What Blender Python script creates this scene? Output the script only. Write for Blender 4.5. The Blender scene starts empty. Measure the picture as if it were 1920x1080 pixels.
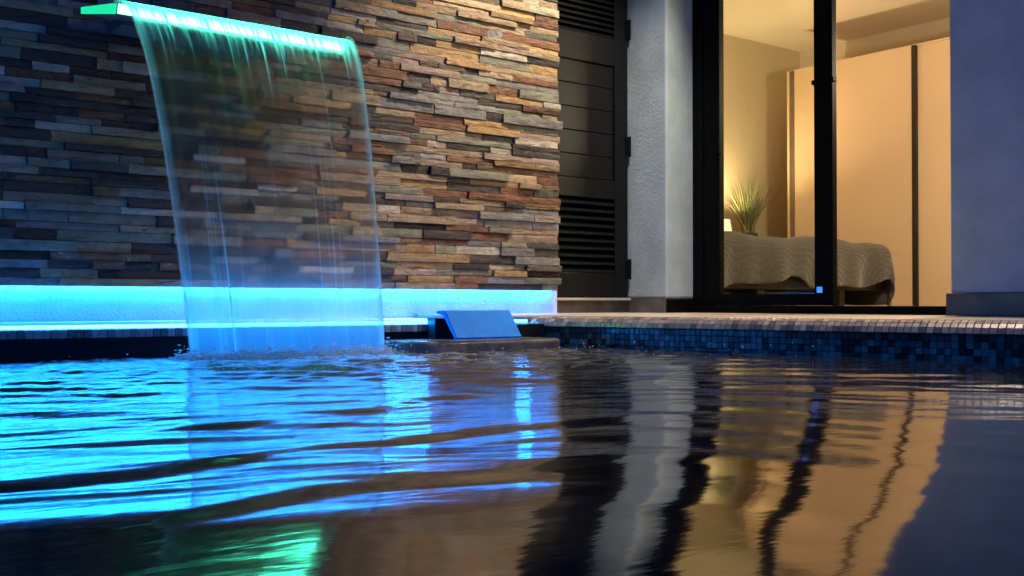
import bpy, bmesh, math, random
import numpy as np
random.seed(11)
rng = np.random.default_rng(5)
S = bpy.context.scene
COL = S.collection
R = math.radians

# ------------------------------------------------------------------ camera
cam_d = bpy.data.cameras.new('camera')
cam = bpy.data.objects.new('camera', cam_d)
COL.objects.link(cam)
cam_d.lens = 36.7
cam_d.sensor_width = 36
cam_d.clip_start = 0.02
cam_d.clip_end = 300
TH = R(37.83)
CZ = 0.18
cam.location = (0, 0, CZ)
cam.rotation_euler = (R(90.8), 0, -TH)
S.camera = cam

# ------------------------------------------------------------------ world: late dusk sky
W = bpy.data.worlds.new('World')
S.world = W
W.use_nodes = True
wn = W.node_tree.nodes
sky = wn.new('ShaderNodeTexSky')
sky.sky_type = 'NISHITA'
sky.sun_disc = False
sky.sun_elevation = R(-3.0)
sky.ozone_density = 6.0
sky.sun_rotation = R(200)
wn['Background'].inputs['Strength'].default_value = 4.2
tint = wn.new('ShaderNodeMix')
tint.data_type = 'RGBA'
tint.blend_type = 'MULTIPLY'
tint.inputs[0].default_value = 1.0
tint.inputs[7].default_value = (0.32, 1.60, 1.45, 1)      # blue hour
W.node_tree.links.new(sky.outputs[0], tint.inputs[6])
W.node_tree.links.new(tint.outputs[2], wn['Background'].inputs['Color'])
S.view_settings.view_transform = 'Standard'
S.view_settings.look = 'None'
S.view_settings.exposure = 0
S.view_settings.gamma = 1
S.view_settings.use_curve_mapping = False
S.cycles.use_denoising = True
S.cycles.max_bounces = 8
S.cycles.transparent_max_bounces = 12
S.cycles.sample_clamp_indirect = 12
S.cycles.caustics_reflective = False
S.cycles.caustics_refractive = False

EAVE_POWER = 400
TERRACE_POWER = 280
ROOM_POWER = 200
TABLE_POWER = 100
BLUE_POWER = 8
LIP_POWER = 2.6
GREEN_POWER = 3.4


# ------------------------------------------------------------------ helpers
def ray(px, depth):
    a = (px - 960) / 1957.0
    return (depth * (a * math.cos(TH) + math.sin(TH)), depth * (-a * math.sin(TH) + math.cos(TH)))


def project(x, y, z):
    X = x * math.cos(TH) - y * math.sin(TH)
    Y = x * math.sin(TH) + y * math.cos(TH)
    return 960 + 1957 * X / Y, 567 - 1957 * (z - CZ) / Y, Y


def tag(o, label=None, cat=None, group=None, kind=None):
    if label: o['label'] = label
    if cat: o['category'] = cat
    if group: o['group'] = group
    if kind: o['kind'] = kind
    return o


def thing(name, loc, label, cat, group=None):
    o = bpy.data.objects.new(name, None)
    o.empty_display_size = 0.1
    COL.objects.link(o)
    o.location = loc
    return tag(o, label, cat, group)


LOC = {}


def wloc(o):
    x, y, z = o.location
    if o.parent:
        a, b, c = wloc(o.parent)
        return (x + a, y + b, z + c)
    return (x, y, z)


def link(name, me, mat=None, parent=None, smooth=False):
    o = bpy.data.objects.new(name, me)
    COL.objects.link(o)
    if mat is not None and not me.materials:
        me.materials.append(mat)
    if parent:
        o.parent = parent
    if smooth:
        me.polygons.foreach_set('use_smooth', [True] * len(me.polygons))
    return o


def mesh(name, verts, faces, mat=None, parent=None, smooth=False):
    if parent:
        px, py, pz = wloc(parent)
        verts = [(v[0] - px, v[1] - py, v[2] - pz) for v in verts]
    me = bpy.data.meshes.new(name)
    me.from_pydata([tuple(map(float, v)) for v in verts], [], faces)
    me.update()
    return link(name, me, mat, parent, smooth)


def bm_obj(name, bm, mat, parent=None, smooth=False):
    if parent:
        px, py, pz = wloc(parent)
        bmesh.ops.translate(bm, verts=bm.verts, vec=(-px, -py, -pz))
    bmesh.ops.recalc_face_normals(bm, faces=bm.faces)
    me = bpy.data.meshes.new(name)
    bm.to_mesh(me)
    bm.free()
    return link(name, me, mat, parent, smooth)


def add_box(bm, lo, hi, bevel=0.0, seg=2):
    r = bmesh.ops.create_cube(bm, size=1)
    vs = r['verts']
    for v in vs:
        v.co = [lo[i] + (v.co[i] + 0.5) * (hi[i] - lo[i]) for i in range(3)]
    if bevel > 0:
        es = list({e for v in vs for e in v.link_edges})
        bmesh.ops.bevel(bm, geom=es, offset=bevel, segments=seg, affect='EDGES', profile=0.6)


def box(name, lo, hi, mat, parent=None, bevel=0.0):
    bm = bmesh.new()
    add_box(bm, lo, hi, bevel)
    return bm_obj(name, bm, mat, parent)


def add_prism(bm, poly, z0, z1):
    lo = [bm.verts.new((x, y, z0)) for x, y in poly]
    hi = [bm.verts.new((x, y, z1)) for x, y in poly]
    n = len(poly)
    bm.faces.new(lo[::-1])
    bm.faces.new(hi)
    for i in range(n):
        bm.faces.new((lo[i], lo[(i + 1) % n], hi[(i + 1) % n], hi[i]))


def lathe(bm, prof, cx, cy, n=24):
    rings = []
    for r, z in prof:
        rings.append([bm.verts.new((cx + r * math.cos(2 * math.pi * k / n), cy + r * math.sin(2 * math.pi * k / n), z)) for k in range(n)])
    for a, b in zip(rings, rings[1:]):
        for k in range(n):
            bm.faces.new((a[k], a[(k + 1) % n], b[(k + 1) % n], b[k]))
    return rings


def tube(bm, pts, radii, n=8):
    import mathutils
    rings = []
    for i, p in enumerate(pts):
        q = pts[min(i + 1, len(pts) - 1)]
        o = pts[max(i - 1, 0)]
        d = (mathutils.Vector(q) - mathutils.Vector(o)).normalized()
        s = d.cross(mathutils.Vector((1, 0, 0.01))).normalized()
        t = d.cross(s)
        r = radii[i] if hasattr(radii, '__len__') else radii
        rings.append([bm.verts.new(mathutils.Vector(p) + r * (math.cos(2 * math.pi * k / n) * s + math.sin(2 * math.pi * k / n) * t)) for k in range(n)])
    for a, b in zip(rings, rings[1:]):
        for k in range(n):
            bm.faces.new((a[k], a[(k + 1) % n], b[(k + 1) % n], b[k]))
    bm.faces.new(rings[0][::-1])
    bm.faces.new(rings[-1])


# ------------------------------------------------------------------ materials
class NT:
    def __init__(self, name):
        self.m = bpy.data.materials.new(name)
        self.m.use_nodes = True
        self.t = self.m.node_tree
        self.b = self.t.nodes['Principled BSDF']
        self.out = self.t.nodes['Material Output']

    def n(self, kind, **kw):
        o = self.t.nodes.new('ShaderNode' + kind)
        for k, v in kw.items():
            setattr(o, k, v)
        return o

    def l(self, a, b):
        self.t.links.new(a, b)

    def pos(self, scale=(1, 1, 1), rot=(0, 0, 0)):
        g = self.n('NewGeometry')
        mp = self.n('Mapping')
        mp.inputs['Scale'].default_value = scale
        mp.inputs['Rotation'].default_value = rot
        self.l(g.outputs['Position'], mp.inputs['Vector'])
        return mp.outputs[0]

    def noise(self, vec, scale, detail=4, rough=0.55, dist=0.0):
        n = self.n('TexNoise')
        n.inputs['Scale'].default_value = scale
        n.inputs['Detail'].default_value = detail
        n.inputs['Roughness'].default_value = rough
        n.inputs['Distortion'].default_value = dist
        if vec is not None:
            self.l(vec, n.inputs['Vector'])
        return n.outputs['Fac']

    def ramp(self, fac, stops):
        r = self.n('ValToRGB')
        e = r.color_ramp.elements
        while len(e) < len(stops):
            e.new(0.5)
        for q, (p, c) in zip(e, stops):
            q.position = p
            q.color = (*c, 1) if len(c) == 3 else c
        self.l(fac, r.inputs['Fac'])
        return r.outputs['Color']

    def math(self, op, a, b=None, c=None, clamp=False):
        m = self.n('Math', operation=op)
        m.use_clamp = clamp
        for i, x in enumerate((a, b, c)):
            if x is None:
                continue
            if isinstance(x, (int, float)):
                m.inputs[i].default_value = x
            else:
                self.l(x, m.inputs[i])
        return m.outputs[0]

    def mix(self, fac, a, b, mode='MIX'):
        m = self.n('Mix', data_type='RGBA', blend_type=mode)
        for i, x in ((0, fac), (6, a), (7, b)):
            if isinstance(x, (int, float)):
                m.inputs[i].default_value = x
            elif isinstance(x, tuple):
                m.inputs[i].default_value = (*x, 1)
            else:
                self.l(x, m.inputs[i])
        return m.outputs[2]

    def bump(self, h, strength=0.3, dist=0.01):
        b = self.n('Bump')
        b.inputs['Strength'].default_value = strength
        b.inputs['Distance'].default_value = dist
        self.l(h, b.inputs['Height'])
        self.l(b.outputs[0], self.b.inputs['Normal'])


def simple(name, col, rough=0.5, metal=0.0, var=0.15, scale=8, bump=0.0, bscale=60, bdist=0.004, spec=0.5):
    t = NT(name)
    p = t.pos()
    f = t.noise(p, scale, 5)
    c = t.ramp(f, [(0.3, tuple(x * (1 - var) for x in col)), (0.7, tuple(min(1, x * (1 + var)) for x in col))])
    t.l(c, t.b.inputs['Base Color'])
    t.b.inputs['Roughness'].default_value = rough
    t.b.inputs['Metallic'].default_value = metal
    t.b.inputs['Specular IOR Level'].default_value = spec
    if bump:
        t.bump(t.noise(p, bscale, 4), bump, bdist)
    return t.m


def emit(name, col, strength):
    t = NT(name)
    t.b.inputs['Base Color'].default_value = (0.05, 0.05, 0.05, 1)
    t.b.inputs['Emission Color'].default_value = (*col, 1)
    t.b.inputs['Emission Strength'].default_value = strength
    return t.m


def slate(name, ca, cb, cv, vein=0.62):
    """natural split slate: two tones, veins, grain"""
    t = NT(name)
    p = t.pos((6, 6, 8), (0, R(20), 0))
    isl = t.n('NewGeometry').outputs['Random Per Island']
    f = t.noise(p, 2.1, 6, 0.62, 0.8)
    sh = t.math('MULTIPLY_ADD', isl, 0.30, t.math('MULTIPLY_ADD', f, 1.0, -0.15))
    c = t.ramp(sh, [(0.30, ca), (0.62, cb)])
    v = t.noise(t.pos((3, 3, 9), (0, R(-25), 0)), 3.2, 8, 0.7, 1.6)
    vm = t.ramp(v, [(vein - 0.05, (0, 0, 0)), (vein + 0.02, (1, 1, 1))])
    c = t.mix(vm, c, cv)
    g = t.noise(t.pos(), 190, 3, 0.6)
    c = t.mix(0.35, c, t.ramp(g, [(0.3, (0.25, 0.25, 0.25)), (0.7, (1, 1, 1))]), 'MULTIPLY')
    br = t.math('MULTIPLY_ADD', isl, 1.05, 0.36)
    bc = t.n('CombineColor')
    for i in range(3):
        t.l(br, bc.inputs[i])
    c = t.mix(1.0, c, bc.outputs[0], 'MULTIPLY')
    t.l(c, t.b.inputs['Base Color'])
    t.b.inputs['Roughness'].default_value = 0.55
    h = t.math('ADD', t.noise(t.pos((1, 1, 1.3)), 38, 8, 0.7), t.math('MULTIPLY', v, 0.8))
    t.bump(h, 0.8, 0.011)
    return t.m


M = {}
M['tan'] = slate('tan_slate', (0.21, 0.14, 0.075), (0.40, 0.285, 0.165), (0.12, 0.05, 0.02))
M['gold'] = slate('gold_slate', (0.27, 0.14, 0.04), (0.46, 0.28, 0.11), (0.20, 0.17, 0.12))
M['grey'] = slate('grey_slate', (0.105, 0.10, 0.09), (0.25, 0.235, 0.205), (0.30, 0.22, 0.12), 0.66)
M['green'] = slate('grey_green_slate', (0.13, 0.13, 0.09), (0.26, 0.25, 0.17), (0.22, 0.12, 0.05), 0.64)
M['rust'] = slate('rust_slate', (0.085, 0.026, 0.014), (0.24, 0.095, 0.04), (0.33, 0.25, 0.17), 0.64)
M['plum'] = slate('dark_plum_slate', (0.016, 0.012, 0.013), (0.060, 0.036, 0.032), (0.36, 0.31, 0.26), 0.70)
M['pale'] = slate('pale_slate', (0.34, 0.28, 0.20), (0.56, 0.48, 0.37), (0.26, 0.20, 0.13), 0.66)
M['pink'] = slate('pinkish_slate', (0.22, 0.135, 0.095), (0.36, 0.25, 0.19), (0.15, 0.09, 0.06), 0.64)
STONE_W = [('tan', 26), ('gold', 15), ('grey', 13), ('green', 17), ('rust', 11), ('plum', 9), ('pale', 7), ('pink', 9)]
STONE_L = [('tan', 11), ('gold', 4), ('grey', 9), ('green', 6), ('rust', 15), ('plum', 46), ('pale', 5), ('pink', 5)]  # left-hand stones; plum share raised to put the dim light into their colour


def render_coat(name, col, rough=0.8, bump=0.6, sc=55, dist=0.006, scratch=True, var=0.22):
    t = NT(name)
    p = t.pos()
    c = t.ramp(t.noise(p, 3.5, 6, 0.6), [(0.3, tuple(x * (1 - var) for x in col)), (0.7, tuple(x * (1 + var * 0.5) for x in col))])
    if scratch:
        s = t.noise(t.pos((14, 14, 26), (0, R(35), 0)), 1.6, 6, 0.75, 2.5)
        c = t.mix(t.ramp(s, [(0.66, (0, 0, 0)), (0.72, (0.55, 0.55, 0.55))]), c, (0.85, 0.85, 0.83))
    t.l(c, t.b.inputs['Base Color'])
    t.b.inputs['Roughness'].default_value = rough
    h = t.math('ADD', t.noise(p, sc, 7, 0.65), t.math('MULTIPLY', t.noise(p, 6, 3), 0.7))
    t.bump(h, bump, dist)
    return t.m


M['render'] = render_coat('grey_wall_render', (0.41, 0.50, 0.54), 0.8, 0.6, 60, 0.007)
M['plinth'] = render_coat('rough_plinth_plaster', (0.62, 0.62, 0.62), 0.8, 1.0, 85, 0.014, False)
M['skirt'] = simple('dark_stone_skirting', (0.12, 0.105, 0.085), 0.45, 0, 0.45, 9, 0.3, 40)
M['sill'] = simple('pale_sill_stone', (0.42, 0.37, 0.30), 0.5, 0, 0.15, 12)
M['black'] = simple('black_powder_coat', (0.004, 0.004, 0.004), 0.5, 0, 0.1, 20, spec=0.05)
M['shutter'] = simple('charcoal_shutter_paint', (0.0045, 0.005, 0.0065), 0.42, 0, 0.12, 14, 0.12, 90, spec=0.2)
M['terrace'] = simple('terrace_paving', (0.50, 0.42, 0.33), 0.45, 0, 0.2, 5, 0.2, 60)
M['paving'] = simple('dark_paving', (0.10, 0.095, 0.09), 0.6, 0, 0.2, 5, 0.2, 60)
M['roomwall'] = simple('warm_wall_paint', (0.60, 0.51, 0.36), 0.85, 0, 0.04, 2)
M['ceiling'] = simple('ceiling_paint', (0.74, 0.66, 0.52), 0.9, 0, 0.03, 2)
M['floor'] = simple('bedroom_floor_tiles', (0.42, 0.33, 0.22), 0.35, 0, 0.15, 4)
M['wardrobe'] = simple('beige_wardrobe_laminate', (0.66, 0.49, 0.33), 0.38, 0, 0.03, 2)
M['wardrobe_trim'] = simple('dark_wardrobe_trim', (0.02, 0.016, 0.013), 0.4)
M['wardrobe_edge'] = simple('brown_wardrobe_edge', (0.14, 0.09, 0.06), 0.5)
M['bedwood'] = simple('dark_bed_wood', (0.012, 0.010, 0.009), 0.55)
M['grout'] = simple('dark_grout', (0.02, 0.022, 0.026), 0.8)
M['pot'] = simple('dark_pot_glaze', (0.05, 0.045, 0.04), 0.3)
M['wood'] = simple('brown_sideboard_wood', (0.16, 0.09, 0.045), 0.45, 0, 0.3, 10)
M['lampmetal'] = simple('lamp_metal', (0.18, 0.16, 0.13), 0.35, 0.9)
M['panel'] = simple('panel_with_blue_light', (0.008, 0.30, 1.0), 0.6, 0, 0.12, 18, 0.35, 220, 0.003, spec=0.15)  # blue light on the cover panel is put into its base colour
M['ledge'] = simple('wet_ledge_mosaic', (0.80, 0.80, 0.80), 0.32, 0, 0.1, 25, 0.5, 45, 0.008)
M['darkwall'] = simple('dark_pool_lining', (0.010, 0.012, 0.016), 0.5, spec=0.2)
M['slab'] = simple('wet_slab', (0.20, 0.17, 0.14), 0.2, 0, 0.5, 18, 0.3, 60)
M['acrylic'] = emit('lit_green_acrylic', (0.015, 1.0, 0.46), 0.85)
M['led_green'] = emit('green_led', (0.25, 1.0, 0.70), 7)
M['led_blue'] = emit('blue_led', (0.2, 0.55, 1.0), 7)
M['led_edge'] = emit('edge_led', (0.14, 0.58, 1.0), 4)
M['spoutbox'] = simple('grey_spout_box', (0.10, 0.11, 0.12), 0.35)
M['shade_lit'] = emit('lit_lamp_shade', (1.0, 0.80, 0.48), 1.3)
M['bulb'] = emit('lit_bulb', (1.0, 0.74, 0.42), 6)
M['blue_dot'] = emit('emissive_blue_dot', (0.03, 0.25, 1.0), 1.4)


def tile_mat(name, cols, rough=0.12):
    t = NT(name)
    info = t.n('ObjectInfo').outputs['Random']
    isl = t.n('NewGeometry').outputs['Random Per Island']
    f = t.math('FRACT', t.math('ADD', info, t.math('MULTIPLY', isl, 7.31)))
    r = t.n('ValToRGB')
    r.color_ramp.interpolation = 'CONSTANT'
    e = r.color_ramp.elements
    while len(e) < len(cols):
        e.new(0.5)
    for i, (q, c) in enumerate(zip(e, cols)):
        q.position = i / len(cols)
        q.color = (*c, 1)
    t.l(f, r.inputs['Fac'])
    g = t.noise(t.pos(), 70, 5, 0.6, 0.7)
    c = t.mix(0.6, r.outputs['Color'], t.ramp(g, [(0.3, (0.55, 0.55, 0.55)), (0.7, (1.2, 1.2, 1.2))]), 'MULTIPLY')
    t.l(c, t.b.inputs['Base Color'])
    t.b.inputs['Roughness'].default_value = rough
    t.bump(t.noise(t.pos(), 40, 3), 0.12, 0.004)
    return t.m


M['tile_dark'] = tile_mat('blue_black_mosaic', [(0.05, 0.075, 0.085), (0.08, 0.14, 0.16), (0.012, 0.014, 0.017), (0.13, 0.21, 0.23),
                                               (0.03, 0.045, 0.055), (0.07, 0.12, 0.14), (0.22, 0.25, 0.25), (0.05, 0.08, 0.10), (0.015, 0.018, 0.02)], 0.18)
M['tile_warm'] = tile_mat('sand_mosaic', [(0.60, 0.44, 0.32), (0.52, 0.37, 0.26), (0.64, 0.48, 0.35), (0.36, 0.26, 0.19), (0.42, 0.32, 0.25),
                                         (0.58, 0.43, 0.31), (0.20, 0.16, 0.13), (0.39, 0.29, 0.22), (0.43, 0.33, 0.24), (0.41, 0.30, 0.22)], 0.3)


def glass_mat():
    t = NT('door_glass')
    t.t.nodes.remove(t.b)
    tr = t.n('BsdfTransparent')
    tr.inputs['Color'].default_value = (0.95, 0.97, 0.93, 1)
    gl = t.n('BsdfGlossy')
    gl.inputs['Roughness'].default_value = 0.02
    lw = t.n('LayerWeight')
    fr = t.math('MULTIPLY_ADD', t.math('POWER', lw.outputs['Facing'], 5.0), 0.8, 0.03)
    mx = t.n('MixShader')
    t.l(fr, mx.inputs[0])
    t.l(tr.outputs[0], mx.inputs[1])
    t.l(gl.outputs[0], mx.inputs[2])
    t.l(mx.outputs[0], t.out.inputs['Surface'])
    return t.m


M['glass'] = glass_mat()


def fabric():
    t = NT('bedspread_fabric')
    p = t.pos()
    w = t.n('TexWave', wave_type='RINGS')
    w.inputs['Scale'].default_value = 24
    w.inputs['Distortion'].default_value = 3.0
    w.inputs['Detail'].default_value = 2
    t.l(t.pos((1, 1, 1.6)), w.inputs['Vector'])
    c = t.ramp(w.outputs['Fac'], [(0.2, (0.042, 0.036, 0.032)), (0.8, (0.054, 0.047, 0.042))])
    t.l(c, t.b.inputs['Base Color'])
    t.b.inputs['Roughness'].default_value = 0.9
    t.b.inputs['Sheen Weight'].default_value = 0.3
    t.bump(t.math('ADD', w.outputs['Fac'], t.noise(p, 120, 3)), 0.4, 0.01)
    return t.m


M['fabric'] = fabric()


def leaf():
    t = NT('grass_blade')
    isl = t.n('NewGeometry').outputs['Random Per Island']
    c = t.ramp(isl, [(0.1, (0.035, 0.06, 0.02)), (0.5, (0.10, 0.12, 0.04)), (0.9, (0.26, 0.23, 0.11))])
    t.l(c, t.b.inputs['Base Color'])
    t.b.inputs['Roughness'].default_value = 0.5
    return t.m


M['leaf'] = leaf()

# ------------------------------------------------------------------ layout numbers
VS = 4.275          # face of the stone wall
VL = 3.375          # front of the ledge over the pool
UEND = 3.64         # right end of the stone wall
UF = 4.38           # outer face of the house
VC = 4.51           # shutter wall
ZT = 0.125          # terrace level
CORN = (2.738, VL)  # pool corner
SK = 0.2336         # the right pool edge leans this much per metre


def u_edge(v):
    return CORN[0] + (VL - v) * SK


# ------------------------------------------------------------------ setting: terrace, ledge, paving
poly = [(u_edge(VL) + 0.012, VL + 0.0), (UF, VL), (UF + 0.2, VL), (UF + 0.2, -1.5), (u_edge(-1.5) + 0.03, -1.5)]
bm = bmesh.new()
add_prism(bm, [(u_edge(VL) + 0.035, VL), (u_edge(-1.5) + 0.035, -1.5), (UF + 0.35, -1.5), (UF + 0.35, VL)], -0.3, ZT - 0.004)
add_prism(bm, [(u_edge(VL) + 0.035, VL + 0.001), (UF + 0.35, VL + 0.001), (UF + 0.35, VC + 0.05), (u_edge(VL) + 0.035, VC + 0.05)], -0.3, ZT - 0.004)
tag(bm_obj('terrace', bm, M['terrace']), 'pale warm paving of the terrace between pool and house', None, None, 'structure')

v8 = [(-1.8, VL, 0.096), (CORN[0], VL, 0.096), (CORN[0], VS + 0.05, 0.106), (-1.8, VS + 0.05, 0.106)]
vb = [(x, y, -0.4) for x, y, z in v8]
ledge = mesh('pool_ledge', v8 + vb, [(0, 1, 2, 3), (1, 0, 4, 5), (2, 1, 5, 6), (3, 2, 6, 7), (0, 3, 7, 4)], M['ledge'])
ledge.data.materials.append(M['darkwall'])
for p in list(ledge.data.polygons)[1:]:
    p.material_index = 1
tag(ledge, 'wet ledge below the stone wall, lit blue', None, None, 'structure')
bm = bmesh.new()
for k in range(190):
    x = -1.8 + k * 0.024
    if x + 0.022 > CORN[0]:
        break
    add_box(bm, (x, VL - 0.008, 0.070), (x + 0.0225, VL + 0.002, 0.0975), 0.0015, 1)
t = bm_obj('edge_tile', bm, tile_mat('pale_edge_mosaic', [(0.3, 0.3, 0.3), (0.42, 0.42, 0.42), (0.2, 0.2, 0.2), (0.5, 0.5, 0.5)]), ledge)
t['kind'] = 'stuff'

# second strip light let into the front edge of the ledge
bm = bmesh.new()
for k in range(5):
    xa, xb = -1.8 + 0.9 * k, -1.8 + 0.9 * (k + 1) - 0.002
    add_box(bm, (xa, VL - 0.004, 0.099), (xb, VL + 0.012, 0.110))
    al = bpy.data.lights.new('edge_led_light', 'AREA')
    al.shape = 'RECTANGLE'
    al.size, al.size_y = 0.9, 0.011
    al.energy = LIP_POWER
    al.color = (0.0005, 0.24, 1.0)
    ao = bpy.data.objects.new('edge_led_light', al)
    COL.objects.link(ao)
    ao.parent = ledge
    ao.location = ((xa + xb) / 2, VL - 0.006, 0.1045)
    ao.rotation_euler = (R(-80), 0, 0)
e_ = bm_obj('led_strip', bm, M['led_edge'], ledge)
e_['label'] = 'thin white-blue strip light along the ledge edge'

bm = bmesh.new()
add_prism(bm, [(-9, -1.5), (-1.8, -1.5), (-1.8, VS), (-9, VS)], -0.3, 0.10)
add_prism(bm, [(-9, -9), (UF + 0.35, -9), (UF + 0.35, -1.501), (-9, -1.501)], -0.3, 0.10)
tag(bm_obj('pavement', bm, M['paving']), 'dark paving round the far sides of the pool', None, None, 'structure')
tag(mesh('ground', [(-80, -80, -0.42), (80, -80, -0.42), (80, 80, -0.42), (-80, 80, -0.42)], [(0, 1, 2, 3)], M['paving']), 'dark ground around the house', None, None, 'structure')

# ------------------------------------------------------------------ stone wall
sw = thing('stone_wall', (1.5, VS + 0.1, 0.1), 'wall of split slate ledger stones behind the pool, glowing blue along its foot', 'stone wall')
box('backing', (-1.8, VS + 0.016, 0.285), (UEND - 0.014, VS + 0.0305, 2.999), M['grout'], sw)
box('backing', (-1.8, VS + 0.031, 0.252), (UEND - 0.012, VS + 0.22, 3.0), M['grout'], sw)
pl = box('plinth', (-1.8, VS + 0.055, 0.09), (UEND + 0.035, VS + 0.21, 0.249), M['plinth'], sw, 0.006)
pl['label'] = 'rough white plaster plinth lit blue from above'
bm = bmesh.new()
nseg = 54
for k in range(nseg):
    x_ = -1.8 + (UEND - 0.012 + 1.8) * k / nseg
    add_box(bm, (x_ + 0.001, VS + 0.034, 0.2485), (x_ + (UEND - 0.012 + 1.8) / nseg - 0.001, VS + 0.050, 0.2515))
led = bm_obj('led_strip', bm, M['led_blue'], sw)
for k in range(6):
    al = bpy.data.lights.new('led_light', 'AREA')
    al.shape = 'RECTANGLE'
    al.size, al.size_y = (UEND - 0.012 + 1.8) / 6, 0.013
    al.energy = BLUE_POWER
    al.color = (0.0005, 0.20, 1.0)
    ao = bpy.data.objects.new('led_light', al)
    COL.objects.link(ao)
    ao.parent = sw
    ao.location = (-1.8 + (k + 0.5) * al.size - 1.5, VS + 0.042 - VS - 0.1, 0.2475 - 0.1)
led['label'] = 'glowing blue strip light under the lowest stones'


def stone_template(seed):
    r = random.Random(seed)
    nx, nz = 7, 4
    vs, fs = [], []
    tilt = r.uniform(-0.12, 0.12)
    for j in range(nz):
        for i in range(nx):
            x, z = i / (nx - 1) - 0.5, j / (nz - 1) - 0.5
            edge = (i in (0, nx - 1)) or (j in (0, nz - 1))
            d = r.uniform(-0.075, 0.05) + tilt * z * 0.8
            if edge:
                d -= r.uniform(0.0, 0.07)
                x += r.uniform(-0.010, 0.010) if i in (0, nx - 1) else 0
                z += r.uniform(-0.014, 0.010) if j in (0, nz - 1) else 0
            vs.append((x * 0.994, -d - 0.5 + 0.15, z * 0.93))
    for j in range(nz - 1):
        for i in range(nx - 1):
            a = j * nx + i
            if r.random() < 0.5:
                fs += [(a, a + 1, a + nx + 1), (a, a + nx + 1, a + nx)]
            else:
                fs += [(a, a + 1, a + nx), (a + 1, a + nx + 1, a + nx)]
    loop = list(range(nx)) + [j * nx + nx - 1 for j in range(1, nz)] + [(nz - 1) * nx + i for i in range(nx - 2, -1, -1)] + [j * nx for j in range(nz - 2, 0, -1)]
    base = len(vs)
    for q in loop:
        x, y, z = vs[q]
        vs.append((x, 0.5, z))
    n = len(loop)
    for k in range(n):
        a, b = loop[k], loop[(k + 1) % n]
        fs.append((b, a, base + k, base + (k + 1) % n))
    return vs, fs


TEMPL = [stone_template(100 + k) for k in range(12)]
stones = []
z = 0.243
rr = random.Random(3)
while z < 2.98:
    h = rr.choice([0.029, 0.033, 0.036, 0.039, 0.043, 0.047]) if z < 1.95 else 0.06
    x = -1.8 - rr.uniform(0, 0.2)
    prevm = None
    while x < UEND - 0.02:
        L = rr.uniform(0.08, 0.33) if rr.random() < 0.85 else rr.uniform(0.33, 0.48)
        if x + L > UEND - 0.11:
            L = UEND + rr.uniform(-0.012, 0.012) - x
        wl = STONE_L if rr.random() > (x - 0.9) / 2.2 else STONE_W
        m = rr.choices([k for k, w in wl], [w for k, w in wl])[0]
        if m == prevm and rr.random() < 0.6:
            m = rr.choices([k for k, w in wl], [w for k, w in wl])[0]
        prevm = m
        proud = rr.choice([0.0, 0.002, 0.004, 0.007, 0.010, 0.015, 0.022]) * rr.uniform(0.7, 1.1)
        stones.append((x, z, L, h, proud, m, rr.randrange(12), rr.random() < 0.5))
        x += L
    z += h


def stone_area(s):
    x, z, L, h = s[:4]
    p = [project(x, VS, z), project(x + L, VS, z), project(x, VS, z + h), project(x + L, VS, z + h)]
    x0 = max(0, min(q[0] for q in p)); x1 = min(1920, max(q[0] for q in p))
    y0 = max(0, min(p[0][1], p[2][1])); y1 = min(1080, max(p[0][1], p[2][1]))
    if x1 <= x0 or y1 <= y0 or x + L < 0.3:
        return 0
    # the water sheet and the spout cover some of it, but it still shows through
    return (x1 - x0) * (y1 - y0)


order = sorted(stones, key=stone_area, reverse=True)
single, rest = order[:300], order[300:]
cache = {}
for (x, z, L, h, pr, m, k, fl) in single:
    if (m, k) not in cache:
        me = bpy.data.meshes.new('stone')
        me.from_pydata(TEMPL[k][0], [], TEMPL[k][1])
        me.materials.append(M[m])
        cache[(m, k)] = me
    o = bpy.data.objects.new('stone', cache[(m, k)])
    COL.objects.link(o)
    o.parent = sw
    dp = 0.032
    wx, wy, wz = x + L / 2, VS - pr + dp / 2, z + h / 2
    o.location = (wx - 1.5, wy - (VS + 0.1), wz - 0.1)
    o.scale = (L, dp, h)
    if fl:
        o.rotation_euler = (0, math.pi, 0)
mats = [k for k, w in STONE_W]
V, F, MI = [], [], []
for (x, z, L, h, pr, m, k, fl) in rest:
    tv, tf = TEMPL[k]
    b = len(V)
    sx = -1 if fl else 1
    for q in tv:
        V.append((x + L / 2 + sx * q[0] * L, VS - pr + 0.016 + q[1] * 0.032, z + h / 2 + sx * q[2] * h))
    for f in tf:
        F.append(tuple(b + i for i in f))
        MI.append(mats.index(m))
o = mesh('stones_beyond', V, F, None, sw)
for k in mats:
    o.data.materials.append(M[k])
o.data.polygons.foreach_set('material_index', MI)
o['kind'] = 'stuff'
o.name = 'small_stones'

# ------------------------------------------------------------------ house: facade, reveal, inner room
house = thing('house', (6.5, 3.5, ZT), 'rendered grey house with an open sliding door on a lit bedroom', 'house')
UI = 4.74                       # inner face of the outer wall
V0, V1 = 2.464, 4.194           # door opening
ZH = 2.62                       # head of the door
box('pillar', (UF, V1, 0.205), (UI, VC + 0.15, 3.0), M['render'], house, 0.012)
w = box('outer_wall', (UF, -3.0, 0.222), (UI, V0, 3.0), M['render'], house, 0.006)
w['label'] = 'wall right of the door, lit blue'
box('lintel', (UF + 0.003, V0 + 0.001, ZH), (UI - 0.003, V1 - 0.001, 2.997), M['render'], house)
box('skirting', (UF - 0.012, V1 + 0.004, ZT - 0.002), (UI - 0.05, VC + 0.149, 0.2035), M['skirt'], house, 0.002)
box('skirting', (UF - 0.022, -3.0, ZT - 0.002), (UI - 0.05, V0 + 0.012, 0.2205), M['skirt'], house, 0.003)
box('skirting', (UEND - 0.3, VC - 0.012, ZT - 0.002), (UF - 0.014, VC + 0.148, 0.190), M['skirt'], house, 0.002)
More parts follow.
